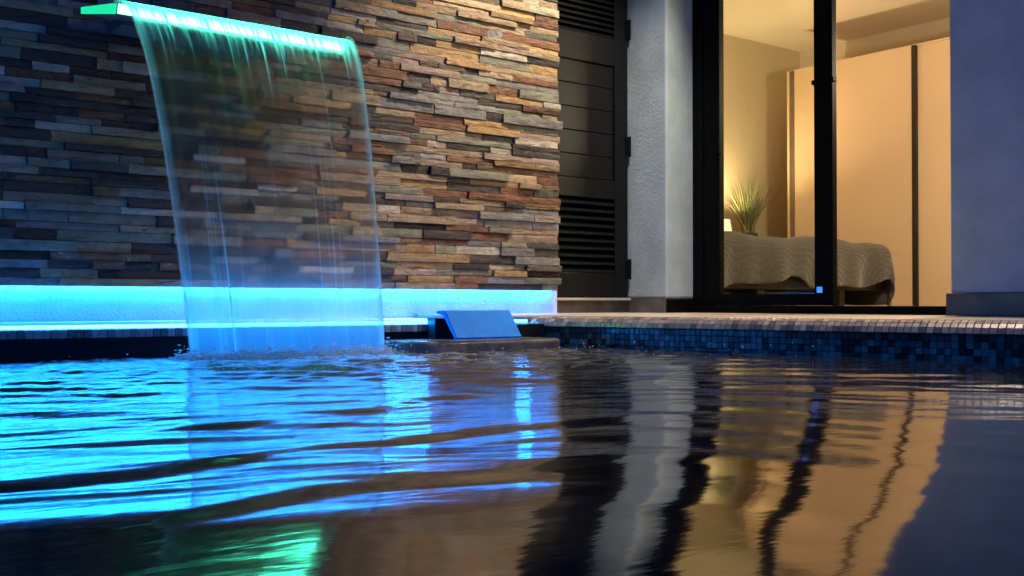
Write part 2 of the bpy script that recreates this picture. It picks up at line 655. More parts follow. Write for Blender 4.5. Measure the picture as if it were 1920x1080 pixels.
box('window_sill', (UEND - 0.3, VC - 0.045, 0.192), (UF - 0.016, VC + 0.148, 0.2075), M['sill'], house, 0.004)
box('shutter_wall', (UEND - 0.3, VC + 0.05, 0.2095), (UF - 0.003, VC + 0.15, 3.0), M['black'], house)
RU, RV = 8.73, 6.515
box('bedroom_floor', (UI - 0.06, 0.4, 0.02), (RU, RV, 0.128), M['floor'], house)
box('ceiling', (UI + 0.001, 0.4, 2.71), (RU, RV, 2.9), M['ceiling'], house)
box('back_wall', (UI + 0.001, RV + 0.001, 0.02), (RU + 0.2, RV + 0.2, 2.9), M['roomwall'], house)
box('side_wall', (RU + 0.001, 0.4, 0.02), (RU + 0.2, RV, 2.9), M['roomwall'], house)
box('side_wall', (UI + 0.001, 0.2, 0.02), (RU + 0.2, 0.399, 2.9), M['roomwall'], house)
box('inner_wall', (UI - 0.1, VC + 0.152, 0.02), (UI, RV + 0.2, 3.0), M['roomwall'], house)
box('eave', (UF - 1.05, -3.0, 3.003), (RU + 0.3, RV + 0.3, 3.12), M['ceiling'], house, 0.01)

# unseen eave lamps; the terrace one is added to warm the coping
import mathutils


def eave_spot(x, y, aim, power, col, size, blend, label):
    sp = thing('eave_spotlight', (x, y, 3.0), label, 'spotlight', 'spotlights under the eave')
    bm = bmesh.new()
    lathe(bm, [(0.055, 3.001), (0.06, 2.985), (0.045, 2.93), (0.04, 2.93), (0.036, 2.95)], x, y)
    bm_obj('housing', bm, M['lampmetal'], sp, True)
    bm = bmesh.new()
    lathe(bm, [(0.036, 2.95), (0.0005, 2.951)], x, y)
    bm_obj('bulb', bm, M['bulb'], sp)
    ld = bpy.data.lights.new('eave_spot_light', 'SPOT')
    ld.energy = power
    ld.color = col
    ld.spot_size = R(size)
    ld.spot_blend = blend
    ld.shadow_soft_size = 0.035
    lo = bpy.data.objects.new('eave_spot_light', ld)
    COL.objects.link(lo)
    lo.parent = sp
    lo.location = (0, 0, -0.08)
    lo.rotation_euler = (mathutils.Vector(aim) - mathutils.Vector((x, y, 2.92))).to_track_quat('-Z', 'Y').to_euler()


eave_spot(3.75, 3.15, (3.5, VS, 1.15), EAVE_POWER, (1.0, 0.85, 0.64), 74, 0.8, 'round spotlight under the eave turned to the slate wall')
eave_spot(3.85, 2.45, (3.0, 2.5, 0.1), TERRACE_POWER, (1.0, 0.82, 0.60), 50, 0.5, 'added spotlight under the eave, out of view, lighting the terrace edge')

# ------------------------------------------------------------------ sliding door
sd = thing('sliding_door', (UI - 0.1, 3.3, ZT), 'black framed sliding glass door standing half open to the bedroom', 'door')
DU = 4.60
box('outer_frame', (DU + 0.003, V1 - 0.075, ZT), (DU + 0.115, V1 + 0.003, ZH), M['black'], sd, 0.003)
box('threshold', (DU - 0.028, V0 + 0.002, ZT - 0.001), (DU + 0.115, V1 - 0.002, 0.163), M['black'], sd, 0.002)
box('threshold', (UF + 0.001, V1 - 0.012, ZT - 0.0005), (DU - 0.004, V1 + 0.001, 0.2005), M['black'], sd, 0.002)
box('top_track', (DU, V0 + 0.002, ZH - 0.05), (DU + 0.115, V1 - 0.077, ZH - 0.001), M['black'], sd, 0.002)
for k, (uu, va, vb_) in enumerate(((DU + 0.012, 3.24, V1 - 0.078),)):
    sw_ = 0.118
    bm = bmesh.new()
    add_box(bm, (uu, vb_ - sw_, 0.165), (uu + 0.042, vb_, ZH - 0.055), 0.004)
    add_box(bm, (uu, va, 0.165), (uu + 0.042, va + 0.112, ZH - 0.055), 0.004)
    add_box(bm, (uu + 0.002, va + 0.113, 0.165), (uu + 0.040, vb_ - sw_ - 0.001, 0.228), 0.003)
    add_box(bm, (uu + 0.002, va + 0.113, ZH - 0.13), (uu + 0.040, vb_ - sw_ - 0.001, ZH - 0.056), 0.003)
    lf = bm_obj('door_leaf', bm, M['black'], sd)
    box('glass_pane', (uu + 0.016, va + 0.108, 0.224), (uu + 0.024, vb_ - sw_ + 0.004, ZH - 0.126), M['glass'], lf)
    if k == 0:
        bm = bmesh.new()
        vh = vb_ - sw_ + 0.004
        add_box(bm, (uu - 0.02, vh - 0.020, 1.03), (uu + 0.012, vh + 0.012, 1.20), 0.006, 3)
        bm_obj('handle', bm, M['black'], lf)
        bm = bmesh.new()
        for q in (va - 0.006, va + 0.112):
            add_box(bm, (uu - 0.004, q - 0.004, 1.325), (uu + 0.03, q + 0.012, 1.35), 0.003, 2)
        bm_obj('latch', bm, M['black'], lf)
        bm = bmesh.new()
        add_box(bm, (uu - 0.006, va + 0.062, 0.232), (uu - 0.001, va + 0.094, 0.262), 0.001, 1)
        i_ = bm_obj('glowing_dot', bm, M['blue_dot'], lf)  # small emissive blue square low on the door stile

# ------------------------------------------------------------------ louvred shutter
sh = thing('louvred_shutter', (4.05, VC - 0.02, 0.21), 'dark grey louvred shutter between the slate wall and the grey pillar', 'shutter')
X0, X1 = 3.68, UF - 0.028
YA, YB = VC - 0.030, VC + 0.012
SW = 0.105
box('stile', (X1 - SW, YA, 0.212), (X1, YB, 2.55), M['shutter'], sh, 0.004)
box('stile', (X0, YA, 0.212), (X0 + SW, YB, 2.55), M['shutter'], sh, 0.004)
XA, XB = X0 + SW + 0.001, X1 - SW - 0.001


def zpx(py, px=1110):
    # height of an image line on the shutter plane
    u = 4.1
    Y = u * math.sin(TH) + VC * math.cos(TH)
    return CZ + (567 - py) / 1957 * Y


z_lou_b, z_lou_t = zpx(512), zpx(372)
z_pan_t = zpx(118)
z_mid_t = zpx(66)
box('rail', (XA, YA + 0.002, 0.212), (XB, YB - 0.002, z_lou_b), M['shutter'], sh, 0.003)
box('rail', (XA, YA + 0.002, z_lou_t + 0.002), (XB, YB - 0.002, z_lou_t + 0.11), M['shutter'], sh, 0.003)
box('rail', (XA, YA + 0.002, z_pan_t), (XB, YB - 0.002, z_mid_t), M['shutter'], sh, 0.003)
box('rail', (XA, YA + 0.002, 2.44), (XB, YB - 0.002, 2.549), M['shutter'], sh, 0.003)
zb = z_lou_t + 0.112
nb = 5
for k in range(nb):
    hh = (z_pan_t - zb) / nb
    box('board', (XA, YA + 0.014, zb + k * hh + 0.002), (XB, YB - 0.004, zb + (k + 1) * hh - 0.001), M['shutter'], sh, 0.004)


def louvres(za, zc, n):
    p = (zc - za) / n
    me = None
    for k in range(n):
        z = za + (k + 0.5) * p
        if me is None:
            bm = bmesh.new()
            add_box(bm, (-(XB - XA) / 2, -0.027, -0.0045), ((XB - XA) / 2, 0.027, 0.0045), 0.003, 2)
            bmesh.ops.rotate(bm, verts=bm.verts, cent=(0, 0, 0), matrix=mathutils.Matrix.Rotation(R(38), 3, 'X'))
            me = bpy.data.meshes.new('slat')
            bm.to_mesh(me); bm.free()
            me.materials.append(M['shutter'])
        o = bpy.data.objects.new('slat', me)
        COL.objects.link(o)
        o.parent = sh
        o.location = ((XA + XB) / 2 - 4.05, (YA + YB) / 2 - VC + 0.02, z - 0.21)


louvres(z_lou_b, z_lou_t, 10)
louvres(z_mid_t, 2.44, 21)
for zz in (zpx(40), zpx(265), zpx(500)):
    bm = bmesh.new()
    lathe(bm, [(0.001, zz - 0.07), (0.010, zz - 0.07), (0.010, zz + 0.05), (0.001, zz + 0.05)], X1 + 0.008, YA - 0.006, 12)
    add_box(bm, (X1 - 0.02, YA - 0.006, zz - 0.065), (X1 + 0.01, YA - 0.001, zz + 0.045), 0.001, 1)
    bm_obj('hinge', bm, M['black'], sh)

# ------------------------------------------------------------------ bedroom furniture
wd = thing('sliding_wardrobe', (8.3, 4.0, 0.128), 'tall beige wardrobe with dark trim between its sliding doors', 'wardrobe')
WU, WE, WZ = 7.90, 6.02, 2.31
box('carcass', (WU + 0.05, 0.9, 0.13), (RU - 0.01, WE - 0.02, WZ - 0.012), M['wardrobe'], wd)
box('side_panel', (WU - 0.012, WE - 0.0195, 0.13), (RU - 0.01, WE + 0.005, WZ), M['wardrobe'], wd, 0.002)
box('edge_trim', (WU - 0.004, WE - 0.065, 0.131), (WU + 0.045, WE - 0.021, WZ - 0.003), M['wardrobe_edge'], wd)


def vpx(px, u):
    a = (px - 960) / 1957.0
    return u * (-a * math.sin(TH) + math.cos(TH)) / (a * math.cos(TH) + math.sin(TH))


vt = vpx(1716, WU)
box('door', (WU, vt + 0.022, 0.135), (WU + 0.045, WE - 0.067, WZ - 0.002), M['wardrobe'], wd, 0.002)
box('trim', (WU - 0.008, vt - 0.022, 0.135), (WU + 0.046, vt + 0.020, WZ - 0.003), M['wardrobe_trim'], wd)
box('door', (WU + 0.012, vt - 1.25, 0.135), (WU + 0.047, vt - 0.024, WZ - 0.002), M['wardrobe'], wd, 0.002)
box('door', (WU, 1.0, 0.135), (WU + 0.045, vt - 1.252, WZ - 0.002), M['wardrobe'], wd, 0.002)
box('top_panel', (WU - 0.002, 0.9, WZ - 0.011), (RU - 0.012, WE - 0.021, WZ + 0.004), M['wardrobe'], wd)

BV0, BV1, BU0, BU1, BZ = 4.47, 6.05, 4.98, 7.10, 0.63
bed = thing('bed', (6.0, 5.2, 0.128), 'bed on dark legs inside the lit bedroom', 'bed')
box('frame', (BU0, BV0 + 0.04, 0.27), (BU1, BV1, 0.36), M['bedwood'], bed, 0.01)
box('mattress', (BU0 + 0.03, BV0 + 0.03, 0.361), (BU1 - 0.03, BV1 - 0.03, BZ - 0.012), simple('mattress_cover', (0.5, 0.46, 0.4), 0.9), bed, 0.05)
box('headboard', (BU0 - 0.06, BV0, 0.13), (BU0 - 0.002, BV1, 1.0), M['bedwood'], bed, 0.01)
for (ux, vy) in ((5.64, BV0 + 0.09), (6.56, BV0 + 0.09), (5.64, BV1 - 0.09), (6.56, BV1 - 0.09)):
    box('leg', (ux - 0.035, vy - 0.03, 0.128), (ux + 0.035, vy + 0.03, 0.269), M['bedwood'], bed, 0.004)

# bedspread draped over side and foot
na, nb2 = 120, 90
La, Lb = BU1 - BU0, BV1 - BV0
dropa, dropb = 0.40, 0.325
P, Fc = [], []
rw = random.Random(8)
for i in range(na):
    p = (La + dropa) * i / (na - 1)
    for j in range(nb2):
        sc = 0.03 * math.sin(p * 5.1 + 0.6) + 0.022 * math.sin(p * 11.3 + 1)
        q = (Lb + dropb + sc) * j / (nb2 - 1)
        ea, eb = max(0, p - La + 0.10), max(0, q - Lb + 0.06)
        e = math.hypot(ea, eb)
        rad = 0.10
        def fall(e):
            # quarter-round then straight down: returns (outward, down)
            if e < rad * math.pi / 2:
                an = e / rad
                return rad * math.sin(an), rad * (1 - math.cos(an))
            return rad + 0.03 * (e - rad * 1.57), rad + (e - rad * math.pi / 2)
        out, dn = fall(e)
        cu, cv = (ea / e, eb / e) if e > 0 else (0, 0)
        hang = min(1, dn / 0.3)
        fold = 0.022 * hang * (math.sin(p * 9.0 + 1.3) + 0.6 * math.sin(p * 21 + q * 3)) * cv
        fold2 = 0.022 * hang * (math.sin(q * 8.0 + 0.4) + 0.5 * math.sin(q * 19)) * cu
        x = BU0 + min(p, La - 0.10) + cu * out + fold2
        y = BV1 - (min(q, Lb - 0.06) + cv * out + fold)
        puff = 0.012 * math.sin(p * 6.2) * math.sin(q * 5) * (1 - hang) + 0.005 * math.sin(p * 17 + q * 9) - 0.03 * max(0, p - La + 0.6) ** 2
        P.append((x, y, BZ + 0.006 - dn + puff))
for i in range(na - 1):
    for j in range(nb2 - 1):
        a = i * nb2 + j
        Fc.append((a, a + nb2, a + nb2 + 1, a + 1))
bs = mesh('bedspread', P, Fc, M['fabric'], None, True)
md = bs.modifiers.new('thickness', 'SOLIDIFY')
md.thickness = 0.012
md.offset = 1
tag(bs, 'brown patterned bedspread hanging over the side and foot of the bed', 'bedspread')

sb = thing('sideboard', (7.5, 6.3, 0.128), 'low brown sideboard behind the bed, carrying the lamp and grass plant', 'sideboard')
box('body', (6.75, 6.1, 0.18), (7.86, RV - 0.01, 0.66), M['wood'], sb, 0.005)
box('top_board', (6.73, 6.08, 0.661), (7.87, RV - 0.008, 0.69), M['wood'], sb, 0.004)
for q in (6.82, 7.78):
    box('leg', (q - 0.03, 6.13, 0.128), (q + 0.03, 6.45, 0.179), M['wood'], sb)

LU, LV = 7.21, 6.25
tl = thing('table_lamp', (LU, LV, 0.69), 'small table lamp with glowing cream shade beside the grass plant', 'lamp')
bm = bmesh.new()
lathe(bm, [(0.001, 0.691), (0.07, 0.691), (0.07, 0.705), (0.015, 0.715), (0.013, 0.83), (0.001, 0.83)], LU, LV)
bm_obj('base', bm, M['lampmetal'], tl, True)
bm = bmesh.new()
lathe(bm, [(0.125, 0.745), (0.092, 0.93)], LU, LV, 32)
lathe(bm, [(0.122, 0.746), (0.089, 0.929)], LU, LV, 32)
bm_obj('lamp_shade', bm, M['shade_lit'], tl, True)
bm = bmesh.new()
lathe(bm, [(0.0885, 0.926), (0.094, 0.926), (0.0935, 0.934), (0.0885, 0.934), (0.0885, 0.926)], LU, LV, 32)
bm_obj('shade_rim', bm, M['wardrobe_trim'], tl)
pd = bpy.data.lights.new('table_lamp_light', 'POINT')
pd.energy = TABLE_POWER
pd.color = (1.0, 0.74, 0.40)
pd.shadow_soft_size = 0.03
po = bpy.data.objects.new('table_lamp_light', pd)
COL.objects.link(po)
po.parent = tl
po.location = (0, 0, 0.19)

GU, GV = 7.63, 6.26
gp = thing('potted_grass', (GU, GV, 0.69), 'tall spiky ornamental grass in a dark pot behind the bed', 'plant')
bm = bmesh.new()
lathe(bm, [(0.001, 0.692), (0.065, 0.692), (0.085, 0.80), (0.075, 0.82), (0.07, 0.80), (0.001, 0.795)], GU, GV)
bm_obj('pot', bm, M['pot'], gp, True)
P, Fc = [], []
rg = random.Random(21)
for k in range(190):
    an = rg.uniform(0, 2 * math.pi)
    ln = rg.uniform(0.28, 0.62)
    lean = abs(rg.gauss(0, 0.26)) + 0.03
    w = rg.uniform(0.003, 0.006)
    bx, by = GU + rg.gauss(0, 0.02), GV + rg.gauss(0, 0.02)
    dx, dy = math.cos(an), math.sin(an) * 0.6
    b = len(P)
    curl = rg.uniform(0.1, 0.9)
    for s in range(6):
        f = s / 5
        r = ln * (lean * f + curl * lean * f * f)
        zz = 0.79 + ln * (f - 0.25 * lean * f * f)
        ww = w * (1 - f * 0.9)
        P.append((bx + dx * r - ww * 0.8, by + dy * r + ww * 0.6, zz))
        P.append((bx + dx * r + ww * 0.8, by + dy * r - ww * 0.6, zz))
    for s in range(5):
        Fc.append((b + 2 * s, b + 2 * s + 1, b + 2 * s + 3, b + 2 * s + 2))
o = mesh('foliage', P, Fc, M['leaf'], gp)
o['kind'] = 'stuff'

FU, FV = 5.9, 3.0
fl_ = thing('floor_lamp', (FU, FV, 0.128), 'floor lamp with a round glowing globe standing in the bedroom', 'lamp')
bm = bmesh.new()
lathe(bm, [(0.001, 0.13), (0.14, 0.13), (0.14, 0.15), (0.012, 0.16), (0.012, 1.55), (0.001, 1.55)], FU, FV)
bm_obj('stand', bm, M['lampmetal'], fl_, True)
bm = bmesh.new()
bmesh.ops.create_uvsphere(bm, u_segments=24, v_segments=14, radius=0.14, matrix=mathutils.Matrix.Translation((FU, FV, 1.68)))
bm_obj('lamp_globe', bm, emit('lit_globe', (1.0, 0.80, 0.52), ROOM_POWER), fl_, True)

# ------------------------------------------------------------------ pool edge on the right: mosaic wall and rounded coping
TP = 0.0222
dirv = mathutils.Vector((SK, -1, 0)).normalized()      # along the edge, towards the camera
nrm = mathutils.Vector((-dirv.y, dirv.x, 0)) * -1      # into the pool
if nrm.x > 0:
    nrm = -nrm
ANG = math.atan2(dirv.y, dirv.x)
base = mathutils.Vector((CORN[0], CORN[1], 0))
END = 5.0


def edge_prism(a0, a1, d0, d1, z0, z1):
    """d measured away from the pool"""
    bm = bmesh.new()
    q = [base + dirv * a0 - nrm * d0, base + dirv * a1 - nrm * d0, base + dirv * a1 - nrm * d1, base + dirv * a0 - nrm * d1]
    add_prism(bm, [(p.x, p.y) for p in q], z0, z1)
    return bm


pw = thing('pool_wall', (3.0, 2.3, 0.0), 'dark pool side wall of small blue and black mosaic tiles', 'pool wall')
bm_obj('backing', edge_prism(0.0, END, 0.006, 0.034, -0.4, 0.0795), M['grout'], pw)
bm = bmesh.new()
add_box(bm, (-TP * 0.47, -0.005, -TP * 0.47), (TP * 0.47, 0.003, TP * 0.47), 0.0012, 1)
tme = bpy.data.meshes.new('tile')
bm.to_mesh(tme); bm.free()
tme.materials.append(M['tile_dark'])
bmj = bmesh.new()
cnt = 0
ZC = 0.0795
ncol = int(END / TP)
for c in range(ncol):
    for r_ in range(5):
        z = ZC - (r_ + 0.5) * TP
        p = base + dirv * ((c + 0.5) * TP) - nrm * (0.004 + rr.uniform(-0.0008, 0.0008))
        if c < 75 and r_ < 4 and cnt < 300:
            o = bpy.data.objects.new('tile', tme)
            COL.objects.link(o)
            o.parent = pw
            o.location = (p.x - 3.0, p.y - 2.3, z)
            o.rotation_euler = (rr.uniform(-0.02, 0.02), 0, ANG + math.pi + rr.uniform(-0.02, 0.02))
            cnt += 1
        else:
            r4 = bmesh.ops.create_cube(bmj, size=1)
            m4 = mathutils.Matrix.Translation((p.x, p.y, z)) @ mathutils.Matrix.Rotation(ANG + rr.uniform(-0.02, 0.02), 4, 'Z') @ mathutils.Matrix.Diagonal((TP * 0.94, 0.008, TP * 0.94, 1))
            bmesh.ops.transform(bmj, matrix=m4, verts=r4['verts'])
o = bm_obj('lower_tile', bmj, M['tile_dark'], pw)
o['kind'] = 'stuff'

cp = thing('pool_coping', (3.2, 2.3, 0.1), 'rounded coping of sand coloured mosaic along the terrace edge', 'coping')
bm_obj('bed', edge_prism(0.0, END, 0.012, 0.036, 0.080, 0.108), simple('sand_grout', (0.30, 0.23, 0.17), 0.8), cp)
CW = 0.0235
# three facets of the bullnose: (outward, z) polyline
prof = [(0.042, 0.1255), (0.014, 0.1245), (-0.010, 0.116), (-0.027, 0.1015), (-0.036, 0.0835)]
tm = []
for k in range(4):
    (d0, z0), (d1, z1) = prof[k], prof[k + 1]
    L = math.hypot(d1 - d0, z1 - z0)
    me = bpy.data.meshes.new('coping_tile')
    bm = bmesh.new()
    add_box(bm, (-CW * 0.47, -L * 0.48, -0.006), (CW * 0.47, L * 0.48, 0.0), 0.0015, 1)
    bm.to_mesh(me); bm.free()
    me.materials.append(M['tile_warm'])
    tm.append((me, (d0 + d1) / 2, (z0 + z1) / 2, math.atan2(z0 - z1, d0 - d1)))
bmj = bmesh.new()
cnt = 0
for c in range(int(END / CW)):
    for k in (3, 2, 1, 0):
        me, d, z, sl = tm[k]
        p = base + dirv * ((c + 0.5) * CW) - nrm * d
        rot = mathutils.Matrix.Rotation(ANG + math.pi, 4, 'Z') @ mathutils.Matrix.Rotation(sl, 4, 'X')
        # local +y must point away from the pool
        yv = rot @ mathutils.Vector((0, 1, 0))
        if yv.x * nrm.x + yv.y * nrm.y > 0:
            rot = mathutils.Matrix.Rotation(ANG, 4, 'Z') @ mathutils.Matrix.Rotation(sl, 4, 'X')
        if c < 78 and k > 0 and cnt < 234:
            o = bpy.data.objects.new('tile', me)
            COL.objects.link(o)
            o.parent = cp
            o.location = (p.x - 3.2, p.y - 2.3, z - 0.1)
            o.rotation_euler = rot.to_euler()
            cnt += 1
        else:
            b4 = len(bmj.verts)
            bmj.from_mesh(me)
            bmj.verts.ensure_lookup_table()
            m4 = mathutils.Matrix.Translation((p.x, p.y, z)) @ rot
            bmesh.ops.transform(bmj, matrix=m4, verts=bmj.verts[b4:])
o = bm_obj('flat_tile', bmj, M['tile_warm'], cp)
o['kind'] = 'stuff'

# ------------------------------------------------------------------ filter unit: slab at the water with a tilted cover panel
fu = thing('pool_filter_unit', (2.3, 3.2, 0.0), 'grey tilted cover panel on a low wet slab at the pool corner', 'filter unit')
bm = bmesh.new()
pts = []
SU0, SU1, SV0, SV1 = 1.95, 2.64, 3.075, VL - 0.012
for k in range(9):
    an = math.pi / 2 * k / 8
    pts.append((SU0 + 0.12 - 0.12 * math.cos(an) , SV0 + 0.12 - 0.12 * math.sin(an)))
pts += [(SU1 - 0.02, SV0), (SU1, SV0 + 0.02), (SU1, SV1), (SU0, SV1)]
add_prism(bm, pts, -0.02, 0.042)
bmesh.ops.bevel(bm, geom=[e for e in bm.edges if all(v.co.z > 0.04 for v in e.verts)], offset=0.014, segments=3, affect='EDGES', profile=0.5)
bm_obj('slab', bm, M['slab'], fu, False)
bm = bmesh.new()
x0, x1 = 2.228, 2.540
th = 0.016
ya, za, yb, zb_ = 3.205, 0.046, 3.285, 0.150
dy, dz = yb - ya, zb_ - za
ln = math.hypot(dy, dz)
ny, nz = -dz / ln * th, dy / ln * th
sec = [(ya, za), (yb, zb_), (yb + 0.06, zb_ - 0.002), (yb + 0.06, zb_ - 0.014), (yb - ny * 0.8, zb_ - nz - 0.006), (ya - ny, za - nz + 0.002)]
a_ = [bm.verts.new((x0, y, z)) for y, z in sec]
b_ = [bm.verts.new((x1, y, z)) for y, z in sec]
bm.faces.new(a_)
bm.faces.new(b_[::-1])
for k in range(len(sec)):
    q = (k + 1) % len(sec)
    bm.faces.new((a_[k], b_[k], b_[q], a_[q]))
bmesh.ops.bevel(bm, geom=bm.edges[:], offset=0.003, segments=2, affect='EDGES')
bm_obj('cover_panel', bm, M['panel'], fu)
box('support', (2.20, 3.31, 0.043), (2.56, VL - 0.014, 0.12), M['darkwall'], fu)
box('end_block', (2.585, 3.28, 0.043), (2.715, VL - 0.011, 0.094), M['darkwall'], fu, 0.003)
# ------------------------------------------------------------------ spout
so = thing('waterfall_spout', (1.58, 3.95, 1.2), 'flat wall spout with a glowing green lip pouring the waterfall', 'spout')
LU0, LU1, LVP, LZ = 1.134, 2.032, 3.70, 1.226
bm = bmesh.new()
secn = [(LVP + 0.002, LZ - 0.004), (LVP + 0.42, LZ + 0.075), (LVP + 0.42, LZ + 0.05), (LVP + 0.012, LZ - 0.040)]
a_ = [bm.verts.new((LU0, y, z)) for y, z in secn]
b_ = [bm.verts.new((LU1, y, z)) for y, z in secn]
bm.faces.new(a_); bm.faces.new(b_[::-1])
for k in range(4):
    q = (k + 1) % 4
    bm.faces.new((a_[k], b_[k], b_[q], a_[q]))
bm_obj('tray', bm, M['spoutbox'], so)
for x_ in (LU0 - 0.006, LU1 + 0.001):
    bm = bmesh.new()
    a_ = [bm.verts.new((x_, y, z)) for y, z in secn]
    b_ = [bm.verts.new((x_ + 0.005, y, z)) for y, z in secn]
    bm.faces.new(a_); bm.faces.new(b_[::-1])
    for k in range(4):
        q = (k + 1) % 4
        bm.faces.new((a_[k], b_[k], b_[q], a_[q]))
    e_ = bm_obj('end_cap', bm, M['acrylic'], so)
    e_['label'] = 'end cap of clear plastic glowing green'
box('feed_box', (LU0 + 0.14, LVP + 0.40, LZ + 0.028), (LU1 - 0.14, VS + 0.05, LZ + 0.07), M['spoutbox'], so, 0.004)
V, F = [], []
for k in range(10):
    xa, xb = LU0 + 0.004 + (LU1 - LU0 - 0.008) * k / 10, LU0 + 0.004 + (LU1 - LU0 - 0.008) * (k + 1) / 10
    n_ = len(V)
    V += [(xa, LVP - 0.001, LZ - 0.006), (xb, LVP - 0.001, LZ - 0.006), (xb, LVP + 0.008, LZ - 0.037), (xa, LVP + 0.008, LZ - 0.037)]
    F.append((n_, n_ + 3, n_ + 2, n_ + 1))
bx_ = mesh('led_strip', V, F, M['led_green'], so)
al = bpy.data.lights.new('lip_light', 'AREA')
al.shape = 'RECTANGLE'
al.size, al.size_y = LU1 - LU0 - 0.01, 0.024
al.energy = GREEN_POWER
al.color = (0.02, 1.0, 0.52)
ao = bpy.data.objects.new('lip_light', al)
COL.objects.link(ao)
ao.parent = so
ao.location = ((LU0 + LU1) / 2 - 1.58, LVP - 0.006 - 3.95, LZ - 0.022 - 1.2)
ao.rotation_euler = (R(-75), 0, 0)
bx_['label'] = 'glowing green strip light along the spout lip'


# ------------------------------------------------------------------ the falling sheet of water
def sheet_mat():
    t = NT('falling_water')
    t.t.nodes.remove(t.b)
    uv = t.n('UVMap')
    sep = t.n('SeparateXYZ')
    t.l(uv.outputs[0], sep.inputs[0])
    s, q = sep.outputs[0], sep.outputs[1]          # across 0..1, down 0..1
    mp = t.n('Mapping'); mp.inputs['Scale'].default_value = (60, 1.6, 1)
    t.l(uv.outputs[0], mp.inputs['Vector'])
    st = t.noise(mp.outputs[0], 1.0, 5, 0.6, 0.25)
    mp2 = t.n('Mapping'); mp2.inputs['Scale'].default_value = (22, 0.8, 1)
    t.l(uv.outputs[0], mp2.inputs['Vector'])
    st2 = t.noise(mp2.outputs[0], 1.0, 3, 0.55, 0.2)
    stre = t.math('MULTIPLY', t.ramp(st, [(0.57, (0, 0, 0)), (0.70, (1, 1, 1))]), t.ramp(st2, [(0.40, (0.1, 0.1, 0.1)), (0.62, (1, 1, 1))]))
    # thick green curtain right under the lip, ending in spikes
    spik = t.math('MULTIPLY', t.math('SUBTRACT', st, 0.5), 0.55)
    top = t.n('MapRange'); top.interpolation_type = 'SMOOTHSTEP'
    t.l(t.math('SUBTRACT', q, spik), top.inputs[0])
    top.inputs[1].default_value = 0.13; top.inputs[2].default_value = 0.36
    top.inputs[3].default_value = 0.92; top.inputs[4].default_value = 0.0
    bot = t.n('MapRange'); bot.interpolation_type = 'SMOOTHSTEP'
    t.l(q, bot.inputs[0])
    bot.inputs[1].default_value = 0.78; bot.inputs[2].default_value = 1.0
    bot.inputs[3].default_value = 0.0; bot.inputs[4].default_value = 0.46
    ed = t.math('ABSOLUTE', t.math('SUBTRACT', s, 0.5))
    er = t.n('MapRange'); er.interpolation_type = 'SMOOTHSTEP'
    t.l(ed, er.inputs[0])
    er.inputs[1].default_value = 0.455; er.inputs[2].default_value = 0.49
    er.inputs[3].default_value = 0.0; er.inputs[4].default_value = 0.30
    f = t.math('ADD', t.math('MULTIPLY', stre, 0.75), top.outputs[0])
    f = t.math('ADD', f, er.outputs[0])
    f = t.math('ADD', f, t.math('MULTIPLY', bot.outputs[0], 1.15))
    f = t.math('ADD', f, 0.012, clamp=True)
    tr0 = t.n('BsdfTransparent')
    rf = t.n('BsdfRefraction'); rf.inputs['IOR'].default_value = 1.04; rf.inputs['Roughness'].default_value = 0.5
    tr = t.n('MixShader')
    t.l(t.math('MULTIPLY_ADD', bot.outputs[0], -0.2, 0.28, clamp=True), tr.inputs[0])
    t.l(tr0.outputs[0], tr.inputs[1]); t.l(rf.outputs[0], tr.inputs[2])
    df = t.n('BsdfDiffuse'); df.inputs['Color'].default_value = (0.85, 0.87, 0.88, 1)
    tl_ = t.n('BsdfTranslucent'); tl_.inputs['Color'].default_value = (0.85, 0.87, 0.88, 1)
    mx = t.n('MixShader'); mx.inputs[0].default_value = 0.8
    t.l(df.outputs[0], mx.inputs[1]); t.l(tl_.outputs[0], mx.inputs[2])
    gl = t.n('BsdfGlossy'); gl.inputs['Roughness'].default_value = 0.18
    mg = t.n('MixShader'); mg.inputs[0].default_value = 0.15
    t.l(mx.outputs[0], mg.inputs[1]); t.l(gl.outputs[0], mg.inputs[2])
    m2 = t.n('MixShader')
    t.l(f, m2.inputs[0]); t.l(tr.outputs[0], m2.inputs[1]); t.l(mg.outputs[0], m2.inputs[2])
    t.l(m2.outputs[0], t.out.inputs['Surface'])
    return t.m


def rope_mat():
    t = NT('water_rope')
    t.t.nodes.remove(t.b)
    tr = t.n('BsdfTransparent')
    df = t.n('BsdfDiffuse'); df.inputs['Color'].default_value = (0.8, 0.85, 0.85, 1)
    tl_ = t.n('BsdfTranslucent'); tl_.inputs['Color'].default_value = (0.8, 0.85, 0.85, 1)
    mx = t.n('MixShader'); mx.inputs[0].default_value = 0.5
    t.l(df.outputs[0], mx.inputs[1]); t.l(tl_.outputs[0], mx.inputs[2])
    m2 = t.n('MixShader'); m2.inputs[0].default_value = 0.28
    t.l(tr.outputs[0], m2.inputs[1]); t.l(mx.outputs[0], m2.inputs[2])
    t.l(m2.outputs[0], t.out.inputs['Surface'])
    return t.m


wf = thing('waterfall', (1.56, 3.2, 0.0), 'sheet of water falling from the green lit spout into the pool', 'waterfall')
TF = math.sqrt(2 * LZ / 9.81)
VX = 0.99


def sheet_pt(s, q):
    t_ = TF * q
    nl, nr = 0.082 * (q ** 1.2), 0.118 * (q ** 1.2)
    x0, x1 = LU0 + nl, LU1 - nr
    return (x0 + (x1 - x0) * s, LVP - VX * t_, LZ + 0.004 - 0.5 * 9.81 * t_ * t_)


